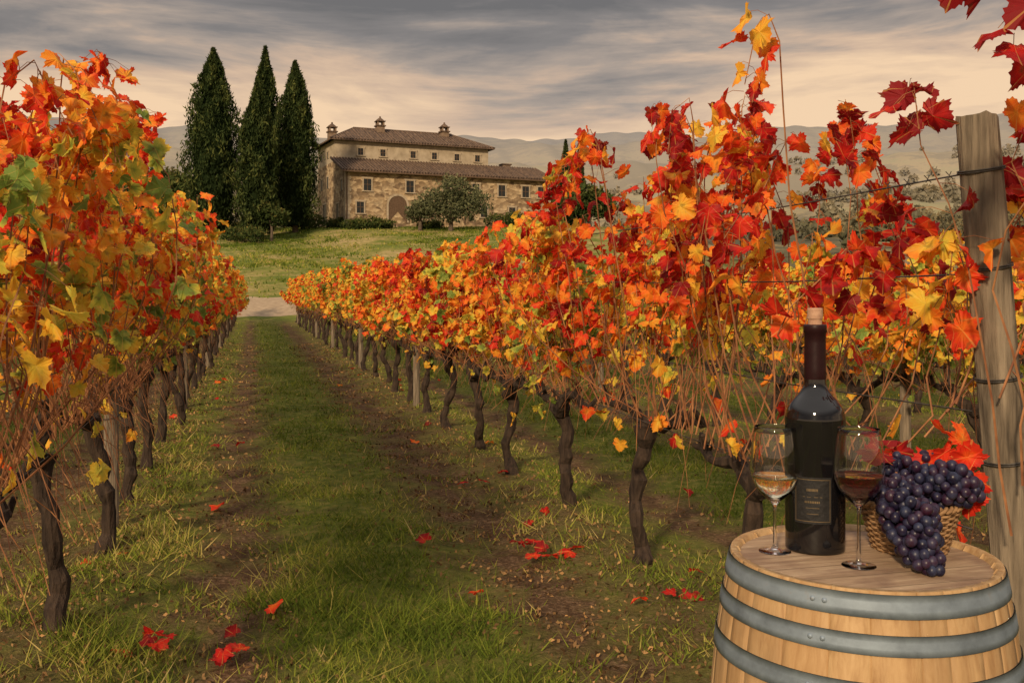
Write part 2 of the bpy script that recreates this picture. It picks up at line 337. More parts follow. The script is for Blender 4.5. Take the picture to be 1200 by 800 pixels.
    P=np.concatenate(LP)
    leaves(mb,P,np.concatenate(LN),np.concatenate(LT),np.concatenate(LS),np.concatenate(LR),T,2,rs)
    return mb.mesh('grapevine',[M_BARK,M_CANE,M_LEAF])
mid=[make_vine(100+i,T=T_MID,tmin=.30) for i in range(6)]
farv=[make_vine(200+i,ncane=20,lpc=24,T=T_FAR,lsize=(.095,.14),low=12,ztop=2.08) for i in range(4)]
def rowx(u,y): return u-K*y
def put_vine(u,y,me,tint,parent=None,name='grapevine',flip=False,zs=1.0):
    o=mkobj(name,me,(rowx(u,y),y,float(ht(rowx(u,y),y))),(0,0,ANG+(math.pi if flip else 0)),(1,1,zs),parent); o['tint']=float(tint); return o
def tintfor(u,y): return .12+.22*min(y,22)/22+R.normal()*.05
put_vine(RU,3.15,make_vine(11,ncane=17,lpc=9,ztop=2.40,tmin=.52,T=T_NEAR,trunk=False,low=4,lsize=(.09,.135),half=.62,spread=.2,zstart=1.05,tsd=.10,lat=.5),-.04)
put_vine(RU,4.28,make_vine(12,ncane=26,lpc=13,ztop=2.38,tmin=.44,T=T_NEAR,low=10,lsize=(.085,.13),spread=.25,tsd=.13,lat=.8),.0)
y=5.57; k=0
while y<50:
    me=make_vine(20+k,T=T_NEAR,ncane=33,lpc=22,ztop=(2.34,2.06,1.96)[k],tmin=.33,tsd=(.12,.07,.07)[k]) if k<3 else (mid[k%6] if y<26 else farv[k%4])
    put_vine(RU,y,me,tintfor(RU,y)-(.05 if k<1 else 0),flip=bool(k%2) and k>=3,zs=R.uniform(.95,1.0) if y<18 else R.uniform(.99,1.09)); y+=1.36; k+=1
y=3.1; k=0
while y<52:
    me=make_vine(40+k,T=T_NEAR,ncane=36,lpc=23,ztop=(2.28,2.26,2.30,2.28)[k],spread=.22,tmin=.38,low=16,lat=1.6,lean=(.25 if k==1 else 0)) if k<4 else (mid[(k+2)%6] if y<26 else farv[k%4])
    put_vine(LU,y,me,tintfor(LU,y)+(.03 if k<3 else .10),flip=bool(k%2) and k>=4,zs=R.uniform(.99,1.09)); y+=1.36; k+=1
for q in [1,2,3,4,5,6,-1,-2]:
    uq=(RU if q>0 else LU)+q*SP if q>0 else LU+q*SP
    e=empty('vineyard_row'); y=(4.5 if q==1 else 6.0+q*1.2) if q>0 else 5.0; k=0
    while y<50:
        put_vine(uq,y,(mid[(k+q)%6] if y<14 and abs(q)<2 else farv[(k+q)%4]),tintfor(uq,y)+.10,parent=e,name='vine',flip=bool((k+q)%2),zs=R.uniform(.84,.95)); y+=1.36; k+=1

# posts and wires
def post(u,y,h,r,leanx=0,name='vineyard_post',bx=None):
    mb=MB(); k=16; z=np.linspace(-.3,h,k); rs=np.random.RandomState(int(y*10)); n=20
    th=np.arange(n)*2*np.pi/n; ri=r*(1+.035*rs.normal(size=n))
    V=[]
    for i,zz in enumerate(z):
        rr=ri*(1+.012*rs.normal(size=n))*(.965 if i==k-1 else 1); V.append(np.stack([rr*np.cos(th)+leanx*(zz/h),rr*np.sin(th),np.full(n,zz)+(.003*rs.normal(size=n) if i==k-1 else 0)],-1))
    V.append(np.tile([[leanx,0,h-.002]],(1,1))); Vs=np.concatenate(V)
    i=np.arange(k-1)[:,None]*n; j=np.arange(n)[None]; F=np.stack([i+j,i+(j+1)%n,i+n+(j+1)%n,i+n+j],-1).reshape(-1,4)
    mb.add(Vs,F,0); mb.add(Vs[-(n+1):],[[a,(a+1)%n,n] for a in range(n)],0)
    for zz in [.5*h,.62*h,.78*h,.92*h]:
        for dz in (0,.006):
            th2=np.linspace(0,2*np.pi,28); rr=r*1.08
            tube(mb,np.stack([rr*np.cos(th2)+leanx*zz/h,rr*np.sin(th2),zz+dz+.012*np.sin(th2+1)],-1),.0024,4,1,cap=False)
    x=rowx(u,y) if bx is None else bx
    return mkobj(name,mb.mesh(name,[M_POST,M_WIRE],False),(x,y,float(ht(x,y))))
post(RU,3.0,2.10,.062,-.17,name='wooden_post',bx=1.59)
for y in (13.2,20,27,34,41,48): post(RU,y,1.9,.045)
for y in (6.37,13.1,20,27,34,41,48): post(LU,y,1.9 if y>7 else 1.5,.045)
for y in (8,15,22,30): post(RU+SP,y,1.9,.045)
mb=MB()
for u0 in (RU,LU,RU+SP):
    for z in (.84,1.2,1.62,1.93):
        ys=np.linspace(3.0 if u0==RU else -2,50,48); sag=.015*np.sin(ys*1.1)
        tube(mb,np.stack([u0-K*ys,ys,z+sag+ht(u0-K*ys,ys)],-1),.0028,4,0,cap=False)
ys=np.linspace(3.0,5.5,26)
for yb in ys: tube(mb,[(RU-K*yb-.012,yb,1.93+.012),(RU-K*yb+.012,yb,1.93-.012)],.0018,3,0); tube(mb,[(RU-K*yb+.01,yb+.01,1.93+.014),(RU-K*yb-.01,yb-.01,1.93-.012)],.0018,3,0)
mkobj('trellis_wire',mb.mesh('trellis_wire',[M_WIRE]))

# fallen leaves
mb=MB(); rs=np.random.RandomState(5)
c=[(.17,6.5,2),(.62,4.95,2),(-1.55,4.35,4),(-1.35,4.25,3),(.25,5.75,5),(-1.2,4.1,2),(-.55,5.9,1),(-1.15,4.55,1),(.12,5.9,3)]
PP=[]
for (cx,cy_,nn) in c: PP.append(np.stack([cx+rs.normal(size=nn)*.12,cy_+rs.normal(size=nn)*.09],-1))
for uu0 in (LU,RU,RU+SP):
    yy=rs.uniform(4,20,22); PP.append(np.stack([uu0-K*yy+rs.normal(size=22)*.45,yy],-1))
PP=np.concatenate(PP); nn=len(PP); P3=np.concatenate([PP,np.full((nn,1),.035)],1); P3[:,2]+=rs.uniform(0,.03,nn)
N3=rs.normal(size=(nn,3))*.3; N3[:,2]=1; T3=rs.normal(size=(nn,3))
leaves(mb,P3,N3,T3,rs.uniform(.07,.11,nn),np.clip(.15+.35*rs.rand(nn),0,1),T_NEAR,0,rs)
o=mkobj('fallen_leaves',mb.mesh('fallen_leaves',[M_LEAF])); o['tint']=-.05

# ---------------------------------------------------------------- farmhouse
def stone_mat():
    m,t,b=newmat('rubble_stone'); P=obj(t); v=t.node('ShaderNodeTexVoronoi'); v.inputs['Scale'].default_value=2.0
    t.l.new(t.mapping(P,(1,1,1.7)),v.inputs['Vector'])
    sp=t.node('ShaderNodeSeparateColor'); t.l.new(v.outputs['Color'],sp.inputs[0])
    c=t.ramp(sp.outputs[0],[(0,(.13,.085,.05)),(.5,(.29,.205,.12)),(1,(.46,.35,.22))])
    c=t.mix(t.ramp(t.noise(P,.35,5,.65),[(.45,0.0),(.7,.4)]),c,(.40,.28,.16)); 
    c=t.mix(t.ramp(t.noise(P,.9,6,.7),[(.46,0.0),(.66,.65)]),c,(.10,.07,.05))
    t.put(b.inputs['Base Color'],c); b.inputs['Roughness'].default_value=.95; t.put(b.inputs['Normal'],t.bump(v.outputs['Distance'],.8,.08)); return m
def tile_mat():
    m,t,b=newmat('roof_tiles'); P=obj(t); w=t.node('ShaderNodeTexWave',wave_type='BANDS',bands_direction='X'); w.inputs['Scale'].default_value=1.6; w.inputs['Distortion'].default_value=.6
    t.l.new(P,w.inputs[0]); c=t.ramp(t.noise(t.mapping(P,(2,.7,1)),1.7,6,.7),[(.3,(.055,.038,.03)),(.5,(.12,.078,.055)),(.7,(.21,.14,.095))])
    c=t.mix(t.math('MULTIPLY',w.outputs['Fac'],.35),c,(.05,.035,.03)); t.put(b.inputs['Base Color'],c); b.inputs['Roughness'].default_value=.9
    t.put(b.inputs['Normal'],t.bump(w.outputs['Fac'],.7,.06)); return m
MS=stone_mat(); MT=tile_mat()
MST=simple('lime_stucco',(.25,.20,.14),(.42,.35,.26),1.2,.95,bump=.1,detail=8)
MQ=simple('quoin_stone',(.26,.20,.14),(.40,.33,.24),3,.95)
MW=simple('window_wood',(.06,.035,.02),(.13,.08,.05),8,.7)
MG,t,b=newmat('window_glass'); b.inputs['Base Color'].default_value=(.015,.018,.02,1)
t.put(b.inputs['Roughness'],t.ramp(t.noise(obj(t),3),[(0,.1),(1,.3)]))
house=empty('stone_farmhouse',(-17.8,105,9.25),(0,0,math.radians(24)))
def part(name,mb,mats,smooth=False): return mkobj(name,mb.mesh(name,mats,smooth),parent=house)
Lh=24.4; DU=18.6
mb=MB()
box(mb,0,Lh,0,5,-1.5,5.45); box(mb,0,DU,5.0,13,-1.5,7.0); box(mb,DU,Lh,5.0,10,-1.5,5.45)
V=[(0,0,5.45),(0,5,5.45),(0,5,7.1),(Lh,0,5.45),(Lh,5,5.45),(Lh,5,7.1)]; mb.add(V,[(0,1,2),(3,5,4)]); V=[(Lh,5,5.45),(Lh,10,5.45),(Lh,5,7.1)]; mb.add(V,[(0,1,2)])
part('stone_walls',mb,[MS])
mb=MB(); box(mb,.0,DU,5.003,12.997,7.0,9.4); part('upper_walls',mb,[MST])
def slab(mb,p,th=.16,mat=0):
    p=np.array(p,float); q=p.copy(); q[:,2]-=th; k=len(p); V=np.concatenate([p,q])
    if k==4: mb.add(V,[(0,1,2,3),(7,6,5,4),(0,4,5,1),(1,5,6,2),(2,6,7,3),(3,7,4,0)],mat)
    else: mb.add(V,[(0,1,2),(5,4,3)],mat); mb.add(V,[(0,3,4,1),(1,4,5,2),(2,5,3,0)],mat)
mb=MB()
slab(mb,[(-.5,-.6,5.42),(Lh+.5,-.6,5.42),(Lh+.5,5.0,7.42),(-.5,5.0,7.42)])
slab(mb,[(DU+.05,5.01,7.42),(Lh+.5,5.01,7.42),(Lh+.5,10.6,5.4),(DU+.05,10.6,5.4)])
e=9.5; rz=11.5; a0,a1,b0,b1=-.6,DU+.6,4.4,13.6; r0,r1,rm=3.2,DU-3.2,9
slab(mb,[(a0,b0,e),(a1,b0,e),(r1,rm,rz),(r0,rm,rz)]); slab(mb,[(a1,b1,e),(a0,b1,e),(r0,rm,rz),(r1,rm,rz)])
slab(mb,[(a0,b1,e),(a0,b0,e),(r0,rm,rz)]); slab(mb,[(a1,b0,e),(a1,b1,e),(r1,rm,rz)])
tube(mb,[(r0,rm,rz+.03),(r1,rm,rz+.03)],.13,8); 
for ax,ay,rx in ((a0,b0,r0),(a1,b0,r1),(a0,b1,r0),(a1,b1,r1)): tube(mb,[(ax,ay,e),(rx,rm,rz)],.11,6)
for xx in np.arange(-.4,Lh+.45,.34): tube(mb,[(xx,-.66,5.46),(xx,2.2,6.47),(xx,4.98,7.46)],.085,5)
for xx in np.arange(a0+.2,a1,.34):
    f=min(1,(xx-a0)/(r0-a0),(a1-xx)/(a1-r1)); tube(mb,[(xx,b0-.05,e+.02),(xx,b0+(rm-b0)*f*.5,e+(rz-e)*f*.5+.02),(xx,b0+(rm-b0)*f,e+(rz-e)*f+.02)],.08,5)
part('tiled_roof',mb,[MT],False)
mb=MB()
def chim(x,y,z0,h,w=.45,cap=True):
    box(mb,x-w,x+w,y-w,y+w,z0,z0+h,0); box(mb,x-w-.12,x+w+.12,y-w-.12,y+w+.12,z0+h,z0+h+.14,1)
    if cap:
        for sx in (-1,1):
            for sy in (-1,1): box(mb,x+sx*w*.75-.09,x+sx*w*.75+.09,y+sy*w*.75-.09,y+sy*w*.75+.09,z0+h+.14,z0+h+.55,0)
        box(mb,x-w-.1,x+w+.1,y-w-.1,y+w+.1,z0+h+.55,z0+h+.65,1)
        lathe(mb,[(w+.12,z0+h+.65),(w*.7,z0+h+.88),(.12,z0+h+1.02),(.09,z0+h+1.2),(.0,z0+h+1.22)],12,1,(x,y,0))
chim(.9,9.8,9.6,1.35); chim(6.2,8.2,11.0,.75); chim(14.2,8.2,11.0,.6); chim(21.7,7,6.4,1.5,.5,False); chim(18.9,7.6,9.2,.9,.35,False)
part('chimneys',mb,[simple('dark_brick',(.12,.08,.055),(.24,.17,.12),3,.95),MT])
mb=MB()
def win(x,z,w=.9,h=1.3,y=0,door=False):
    y0=y
    box(mb,x-w/2,x+w/2,y0-.012,y0+.05,z,z+h,2)
    for (p,q) in ((x-w/2-.14,x-w/2),(x+w/2,x+w/2+.14)): box(mb,p,q,y0-.07,y0+.03,z-.02,z+h,0)
    box(mb,x-w/2-.22,x+w/2+.22,y0-.075,y0+.03,z+h,z+h+.2,0); box(mb,x-w/2-.22,x+w/2+.22,y0-.13,y0+.03,z-.14,z-.02,0)
    for p in (x-.03,): box(mb,p,p+.06,y0-.035,y0-.013,z,z+h,1)
    box(mb,x-w/2,x+w/2,y0-.034,y0-.014,z+h*.5,z+h*.5+.05,1)
for xx in (2.4,7.2,11.5,15.0,18.2,21.2,23.2): win(xx,3.35,.85,1.25)
for xx in (1.6,12.5,16.0,19.5): win(xx,.9,.8,1.2)
for xx in (3.0,5.6,9.2,11.8,14.6,17.2): win(xx,7.85,.6,.75,5.003)
def arch(x,w,h):
    th=np.linspace(0,np.pi,13); P=[(x-w/2,-.015,0)]+[(x-w/2*math.cos(a),-.015,h-w/2+w/2*math.sin(a)) for a in th]+[(x+w/2,-.015,0)]
    P=np.array(P); c=np.array([[x,-.015,h*.4]]); V=np.concatenate([P,c]); mb.add(V,[(i,i+1,len(P)) for i in range(len(P)-1)],1)
    q=np.array([(x+(px-x)*1.22,-.07,z_*1.0 if z_<h-w/2 else (h-w/2)+(z_-(h-w/2))*1.22) for px,_,z_ in P]); pp=P.copy(); pp[:,1]=-.07
    V=np.concatenate([pp,q]); k=len(P); mb.add(V,[(i,i+1,k+i+1,k+i) for i in range(k-1)],0)
arch(5.8,2.1,2.9); arch(9.3,1.3,2.4)
part('windows',mb,[MQ,MW,MG])
mb=MB()
for (yy,z,w_,h_) in ((1.6,3.4,.8,1.2),(8,4.2,.9,1.3),(11,4.2,.9,1.3),(8,7.6,.7,.8),(11,7.6,.7,.8),(3.4,0,1.0,2.1),(9.5,.1,1.5,2.4)):
    box(mb,-.015,.05,yy-w_/2,yy+w_/2,z,z+h_,2); 
    for p in (yy-w_/2-.14,yy+w_/2): box(mb,-.07,.03,p,p+.14,z,z+h_,0)
    box(mb,-.075,.03,yy-w_/2-.2,yy+w_/2+.2,z+h_,z+h_+.18,0)
for z in np.arange(-1,5.2,.42):
    box(mb,-.03,.45+.15*(int(z*3)%2),-.03,.45-.1*(int(z*3)%2),z,z+.39,0); box(mb,Lh-.45,Lh+.03,-.03,.45,z,z+.39,0)
part('side_windows_and_quoins',mb,[MQ,MW,MG])
mb=MB(); box(mb,-.5,Lh+.5,-.68,-.60,5.22,5.32,0); tube(mb,[(.1,-.62,5.25),(.1,-.12,5.0),(.1,-.1,0)],.06,6,0); tube(mb,[(13.6,-.62,5.25),(13.6,-.12,5.0),(13.6,-.1,0)],.06,6,0)
part('gutter',mb,[MW])

# ---------------------------------------------------------------- trees
def cypress(px,d,topy,wpx,basey=None):
    x=(px-600)/1150*d; z0=float(ht(x,d)); ztop=1.56+(343-topy)/1150*d; H_=ztop-z0; r=wpx/2/1150*d
    mb=MB(); rs=R
    n=15000; t=rs.rand(n)**.9; 
    prof=lambda t: r*np.clip(np.minimum(1,.66+t*2.4)*(1-np.clip((t-.38)/.62,0,1)**2.0),0.03,1)
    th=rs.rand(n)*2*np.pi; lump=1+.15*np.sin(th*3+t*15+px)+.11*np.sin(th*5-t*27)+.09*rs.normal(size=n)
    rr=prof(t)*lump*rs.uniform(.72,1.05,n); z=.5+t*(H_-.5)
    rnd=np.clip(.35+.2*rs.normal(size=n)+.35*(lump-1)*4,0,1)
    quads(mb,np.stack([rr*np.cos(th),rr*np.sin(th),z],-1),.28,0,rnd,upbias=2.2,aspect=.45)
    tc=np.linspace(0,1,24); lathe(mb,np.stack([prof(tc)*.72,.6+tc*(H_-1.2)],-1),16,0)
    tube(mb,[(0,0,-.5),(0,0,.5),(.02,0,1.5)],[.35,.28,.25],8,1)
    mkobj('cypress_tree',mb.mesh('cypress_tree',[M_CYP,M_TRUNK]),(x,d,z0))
cypress(250,97,58,62); cypress(311,104,56,36); cypress(301,93,98,42); cypress(346,99,73,48)
cypress(663,150,165,16); cypress(679,152,170,14)
def tree(name,px,d,lobes,n,size,mat,trunk=(0.18,1.5),zoff=0):
    x=(px-600)/1150*d; z0=float(ht(x,d)); mb=MB()
    C=[];RR=[]
    tot=sum(l[3]*l[4]*l[5] for l in lobes)
    for (cx,cy_,cz,rx,ry,rz) in lobes:
        m=int(n*rx*ry*rz/tot); v=R.normal(size=(m,3)); v/=np.linalg.norm(v,axis=1)[:,None]
        sub=1+.22*np.sin(v[:,0]*7+cx*3)*np.sin(v[:,1]*6+1)*1.0+.15*np.sin(v[:,2]*11+v[:,0]*5)
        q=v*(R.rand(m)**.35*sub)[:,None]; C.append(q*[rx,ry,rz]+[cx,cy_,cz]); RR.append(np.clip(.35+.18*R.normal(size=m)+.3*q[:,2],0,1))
        if trunk: tube(mb,[(0,0,trunk[1]*.6),(cx*.4,cy_*.4,trunk[1]+(cz-trunk[1])*.4),(cx,cy_,cz)],[trunk[0]*.6,trunk[0]*.4,trunk[0]*.15],5,1)
    if trunk: tube(mb,[(0,0,-.4),(.05,0,trunk[1]*.5),(0,.03,trunk[1])],[trunk[0]*1.3,trunk[0],trunk[0]*.8],8,1)
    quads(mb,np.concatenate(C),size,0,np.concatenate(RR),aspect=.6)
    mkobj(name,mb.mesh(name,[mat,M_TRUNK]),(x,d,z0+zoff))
tree('olive_tree',528,101,[(-1.8,0,2.9,2.0,1.8,1.5),(.4,0,4.1,2.0,1.8,1.8),(2.3,0,3.0,1.9,1.7,1.6),(0,-.6,2.2,3.0,1.6,1.3)],5200,.24,M_OLIVE,(.25,1.4))
tree('olive_tree',492,103,[(-.5,0,1.8,1.0,1.1,1.0),(.5,0,2.2,1.1,1.1,1.0)],1800,.22,M_OLIVE,(.2,1.0))
tree('ornamental_tree',318,92,[(-.5,0,2.9,1.1,1,1.0),(.6,0,2.4,1.0,1,.9)],1600,.24,M_SHRUB,(.12,1.9))
for (px,d,wd,h) in ((415,103,1.5,.9),(432,103,1.7,1.1),(448,104,1.3,.8),(505,104,1.3,.7),(395,106,1.2,.9),(362,103,1.8,1.3),(285,90,2.2,1.2),(268,98,2.4,1.0),(590,110,2.0,1.3),(615,112,2.2,1.5),(640,113,1.8,1.4)):
    tree('garden_shrub',px,d,[(-wd*.4,0,h*.5,wd*.7,wd*.6,h*.7),(wd*.4,0,h*.6,wd*.6,wd*.6,h*.7)],900,.22,M_SHRUB,None)
for (px,d,s_) in ((160,128,1.1),(188,122,1.2),(212,118,1.0),(140,140,1.4),(228,130,1.1),(660,128,.8),(690,124,.9)):
    tree('oak_tree',px,d,[(-1.8*s_,0,3.6*s_,2.2*s_,2*s_,2*s_),(1.6*s_,0,3.9*s_,2.4*s_,2*s_,2.1*s_),(0,0,5.2*s_,2.0*s_,2*s_,1.6*s_)],2600,.42,M_SHRUB,(.3,2.0))
mb=MB(); rs=np.random.RandomState(3); nt=5200
dd=170*np.exp(rs.rand(nt)*math.log(900/170)); xx=(rs.rand(nt)*1.4-.7)*dd
msk=(vn(xx,dd,.010)+.6*vn(xx,dd,.027)+.25*rs.normal(size=nt))>.18
xx=xx[msk]; dd=dd[msk]; nt=len(xx)
zz=ht(xx,dd); C=[];Rr=[];S=[]
for i in range(nt):
    s_=rs.uniform(1.4,3.0)*(1+dd[i]/1500); m=90 if dd[i]<380 else 50
    v=rs.normal(size=(m,3)); v/=np.linalg.norm(v,axis=1)[:,None]; v*=rs.uniform(.55,1.0,(m,1))
    C.append(v*[s_,s_,s_*1.1]+[xx[i],dd[i],zz[i]+s_*.7]); Rr.append(np.clip(rs.rand()*.75+.2*v[:,2]+.1*rs.normal(size=m),0,1)); S.append(np.full(m,s_*(.34 if m>60 else .45)))
quads(mb,np.concatenate(C),np.concatenate(S),0,np.concatenate(Rr))
mkobj('distant_trees',mb.mesh('distant_trees',[M_FAR]))

# ---------------------------------------------------------------- barrel
BX,BY,BH=.82,2.30,.95
barrel=empty('wine_barrel',(BX,BY,0))
def br(z): q=(z-.475)/.475; return .352-.052*q*q
mw,t,b=newmat('barrel_oak'); a=t.attr('lc'); s=t.node('ShaderNodeSeparateXYZ'); t.l.new(a.outputs['Vector'],s.inputs[0])
v=t.node('ShaderNodeVectorMath',operation='ADD'); t.l.new(t.mapping(obj(t),(14,14,1.0)),v.inputs[0]); t.l.new(t.mapping(a.outputs['Vector'],(0,0,37)),v.inputs[1])
g=t.noise(v.outputs[0],3.2,6,.65,.4); g2=t.noise(v.outputs[0],.8,3,.5)
c=t.ramp(g,[(.3,(.25,.14,.062)),(.5,(.40,.26,.13)),(.7,(.50,.345,.185))])
c=t.mix(t.math('MULTIPLY',s.outputs[2],.5),c,(.33,.185,.08)); c=t.mix(t.ramp(g2,[(.55,0.0),(.75,.5)]),c,(.16,.09,.045))
st=t.ramp(t.noise(obj(t),5,5,.65),[(.50,0.0),(.72,.35)]); c=t.mix(st,c,(.17,.11,.065))
t.put(b.inputs['Base Color'],c); b.inputs['Roughness'].default_value=.6; b.inputs['Specular IOR Level'].default_value=.3; t.put(b.inputs['Normal'],t.bump(g,.45,.004))
mh,t,b=newmat('head_oak'); a=t.attr('lc'); v=t.node('ShaderNodeVectorMath',operation='ADD'); t.l.new(t.mapping(obj(t),(2,22,2)),v.inputs[0]); t.l.new(t.mapping(a.outputs['Vector'],(0,0,37)),v.inputs[1])
g=t.noise(v.outputs[0],2.5,6,.65,.3); c=t.ramp(g,[(.3,(.21,.135,.085)),(.5,(.33,.225,.145)),(.7,(.45,.33,.22))])
c=t.mix(t.ramp(t.noise(obj(t),7,4),[(.50,0.0),(.66,.6)]),c,(.15,.085,.06))
t.put(b.inputs['Base Color'],c); b.inputs['Roughness'].default_value=.65; t.put(b.inputs['Normal'],t.bump(g,.4,.003))
mi,t,b=newmat('hoop_steel'); g=t.noise(obj(t),9,6,.7); t.put(b.inputs['Base Color'],t.ramp(g,[(.3,(.12,.15,.19)),(.6,(.21,.26,.32)),(.8,(.22,.17,.13))])); b.inputs['Metallic'].default_value=.35; t.put(b.inputs['Roughness'],t.ramp(g,[(.3,.4),(.7,.65)])); t.put(b.inputs['Normal'],t.bump(g,.15,.003))
mb=MB(); ns=26; zs=np.linspace(0,BH,25); rs=np.random.RandomState(2); edges=np.cumsum(rs.uniform(.7,1.3,ns)); edges=np.concatenate([[0],edges])/edges[-1]*2*np.pi
for i in range(ns):
    a0,a1=edges[i],edges[i+1]; tt=np.array([0,.035,.25,.5,.75,.965,1.0]); an=a0+(a1-a0)*tt; dr=np.array([-.0035,0,0,0,0,0,-.0035])
    R_=br(zs)[:,None]+dr[None]; V=np.stack([R_*np.cos(an),R_*np.sin(an),np.repeat(zs[:,None],7,1)],-1)
    k=7; ii=np.arange(24)[:,None]*k; jj=np.arange(6)[None]; F=np.stack([ii+jj,ii+jj+1,ii+k+jj+1,ii+k+jj],-1).reshape(-1,4)
    L=np.tile([0,0,rs.rand()],(len(V.reshape(-1,3)),1)); mb.add(V.reshape(-1,3),F,0,L)
    top=V[-1]; V2=np.stack([top,top*[.955,.955,1],top*[.925,.925,1]-[0,0,.014]],0); ii=np.arange(2)[:,None]*k
    F=np.stack([ii+jj,ii+jj+1,ii+k+jj+1,ii+k+jj],-1).reshape(-1,4); mb.add(V2.reshape(-1,3),F,0,np.tile(L[0],(21,1)))
mkobj('staves',mb.mesh('staves',[mw],True),parent=barrel)
mb=MB(); ew=np.array([-.30,-.21,-.12,-.035,.06,.15,.235,.30])
for i in range(7):
    y0,y1=ew[i]+.0009,ew[i+1]-.0009; ys=np.linspace(y0,y1,6); Rr=.2785
    xs_=np.sqrt(np.maximum(Rr**2-ys**2,0)); V=np.concatenate([np.stack([-xs_,ys,np.full(6,.938)],-1),np.stack([xs_,ys,np.full(6,.938)],-1)]); F=[(j,j+6,j+7,j+1) for j in range(5)]
    mb.add(V,F,0,np.tile([0,0,rs.rand()],(12,1)))
lathe(mb,[(.285,.930),(.0,.930)],48,0)
hd=mkobj('barrel_head',mb.mesh('barrel_head',[mh]),rot=(0,0,math.radians(15)),parent=barrel)
mb=MB()
for (z0,z1) in ((.898,.944),(.826,.866),(.728,.772),(.178,.222),(.084,.124),(.006,.052)):
    th=.0025; zz=np.linspace(z0,z1,4); pr=[(br(q)+.0008,q) for q in zz]+[(br(z1)+th+.001,z1),]+[(br(q)+th+.001,q) for q in zz[::-1]]+[(br(z0)+.0008,z0)]
    lathe(mb,pr,96,0)
    for a_ in (4.05,4.13):
        c_=np.array([(br((z0+z1)/2)+.0035)*math.cos(a_),(br((z0+z1)/2)+.0035)*math.sin(a_),(z0+z1)/2]); nrm=np.array([math.cos(a_),math.sin(a_),0])
        tube(mb,[c_,c_+nrm*.002,c_+nrm*.0035],[.006,.005,.002],8,0)
mkobj('hoops',mb.mesh('hoops',[mi],True),parent=barrel)
TOP=.938
# ---------------------------------------------------------------- bottle
mgl,t,b=newmat('dark_bottle_glass'); t.put(b.inputs['Base Color'],t.ramp(t.noise(obj(t),5),[(0,(.004,.004,.005)),(1,(.008,.007,.008))])); b.inputs['Roughness'].default_value=.06; b.inputs['Specular IOR Level'].default_value=.6
mcap=simple('capsule_foil',(.012,.004,.005),(.022,.006,.008),20,.4,bump=.1,spec=.2)
mcork=simple('cork',(.28,.15,.10),(.46,.29,.20),60,.9)
mlab=simple('label_paper',(.010,.010,.011),(.018,.017,.018),80,.6)
mgold=simple('gold_foil',(.14,.10,.055),(.20,.145,.08),50,.5,metal=.6,bump=0)
bot=empty('wine_bottle',(.738,2.39,TOP))
mb=MB(); pr=[(0,.008),(.05,.003),(.064,0),(.069,.006),(.0705,.02),(.0715,.20),(.0715,.305),(.070,.325),(.064,.345),(.052,.362),(.038,.378),(.029,.394),(.0255,.415),(.0245,.45),(.0245,.535),(.0,.535)]
def smoothprof(p,n=4):
    p=np.array(p); o=[p[0]]
    for i in range(len(p)-1):
        p0=p[max(i-1,0)];p1=p[i];p2=p[i+1];p3=p[min(i+2,len(p)-1)]
        for q in range(1,n+1):
            t=q/n; o.append(.5*((2*p1)+(-p0+p2)*t+(2*p0-5*p1+4*p2-p3)*t*t+(-p0+3*p1-3*p2+p3)*t**3))
    o=np.array(o); o[:,0]=np.maximum(o[:,0],0); return o
lathe(mb,smoothprof(pr[:-1]),56,0); mkobj('glass_body',mb.mesh('glass_body',[mgl],True),parent=bot)
mb=MB(); lathe(mb,[(.0256,.412),(.0262,.414),(.0256,.44),(.0254,.50),(.0254,.524),(.0275,.526),(.0275,.541),(.0262,.545),(.014,.545)],40,0); mkobj('capsule',mb.mesh('capsule',[mcap],True),parent=bot)
mb=MB(); lathe(mb,[(.0165,.535),(.0165,.556),(.0185,.560),(.0185,.582),(.017,.585),(0,.585)],32,0); mkobj('cork_stopper',mb.mesh('cork_stopper',[mcork],False),parent=bot)
def patch(mb,a0,a1,z0,z1,r,mat,n=16):
    an=np.linspace(a0,a1,n); V=np.concatenate([np.stack([r*np.cos(an),r*np.sin(an),np.full(n,z)],-1) for z in (z0,z1)]); mb.add(V,[(i,i+1,n+i+1,n+i) for i in range(n-1)],mat)
mb=MB(); ac=-math.pi/2-.38; aw=.62; patch(mb,ac-aw,ac+aw,.075,.185,.0722,0)
for (z0,z1) in ((.080,.0815),(.1785,.180)): patch(mb,ac-aw*.93,ac+aw*.93,z0,z1,.0725,1)
for a_ in (ac-aw*.93,ac+aw*.93-.02): patch(mb,a_,a_+.02,.080,.180,.0725,1,3)
for (z0,z1,f) in ((.152,.158,.30),(.138,.139,.5),(.124,.129,.4),(.112,.113,.35),(.098,.099,.3)):
    k=9 if z1-z0>.004 else 1
    for q in range(k):
        a_=ac-aw*f+2*aw*f*q/k; patch(mb,a_,a_+2*aw*f/k*(.62 if k>1 else 1),z0,z1,.0725,1,4)
mkobj('label',mb.mesh('label',[mlab,mgold],True),parent=bot)
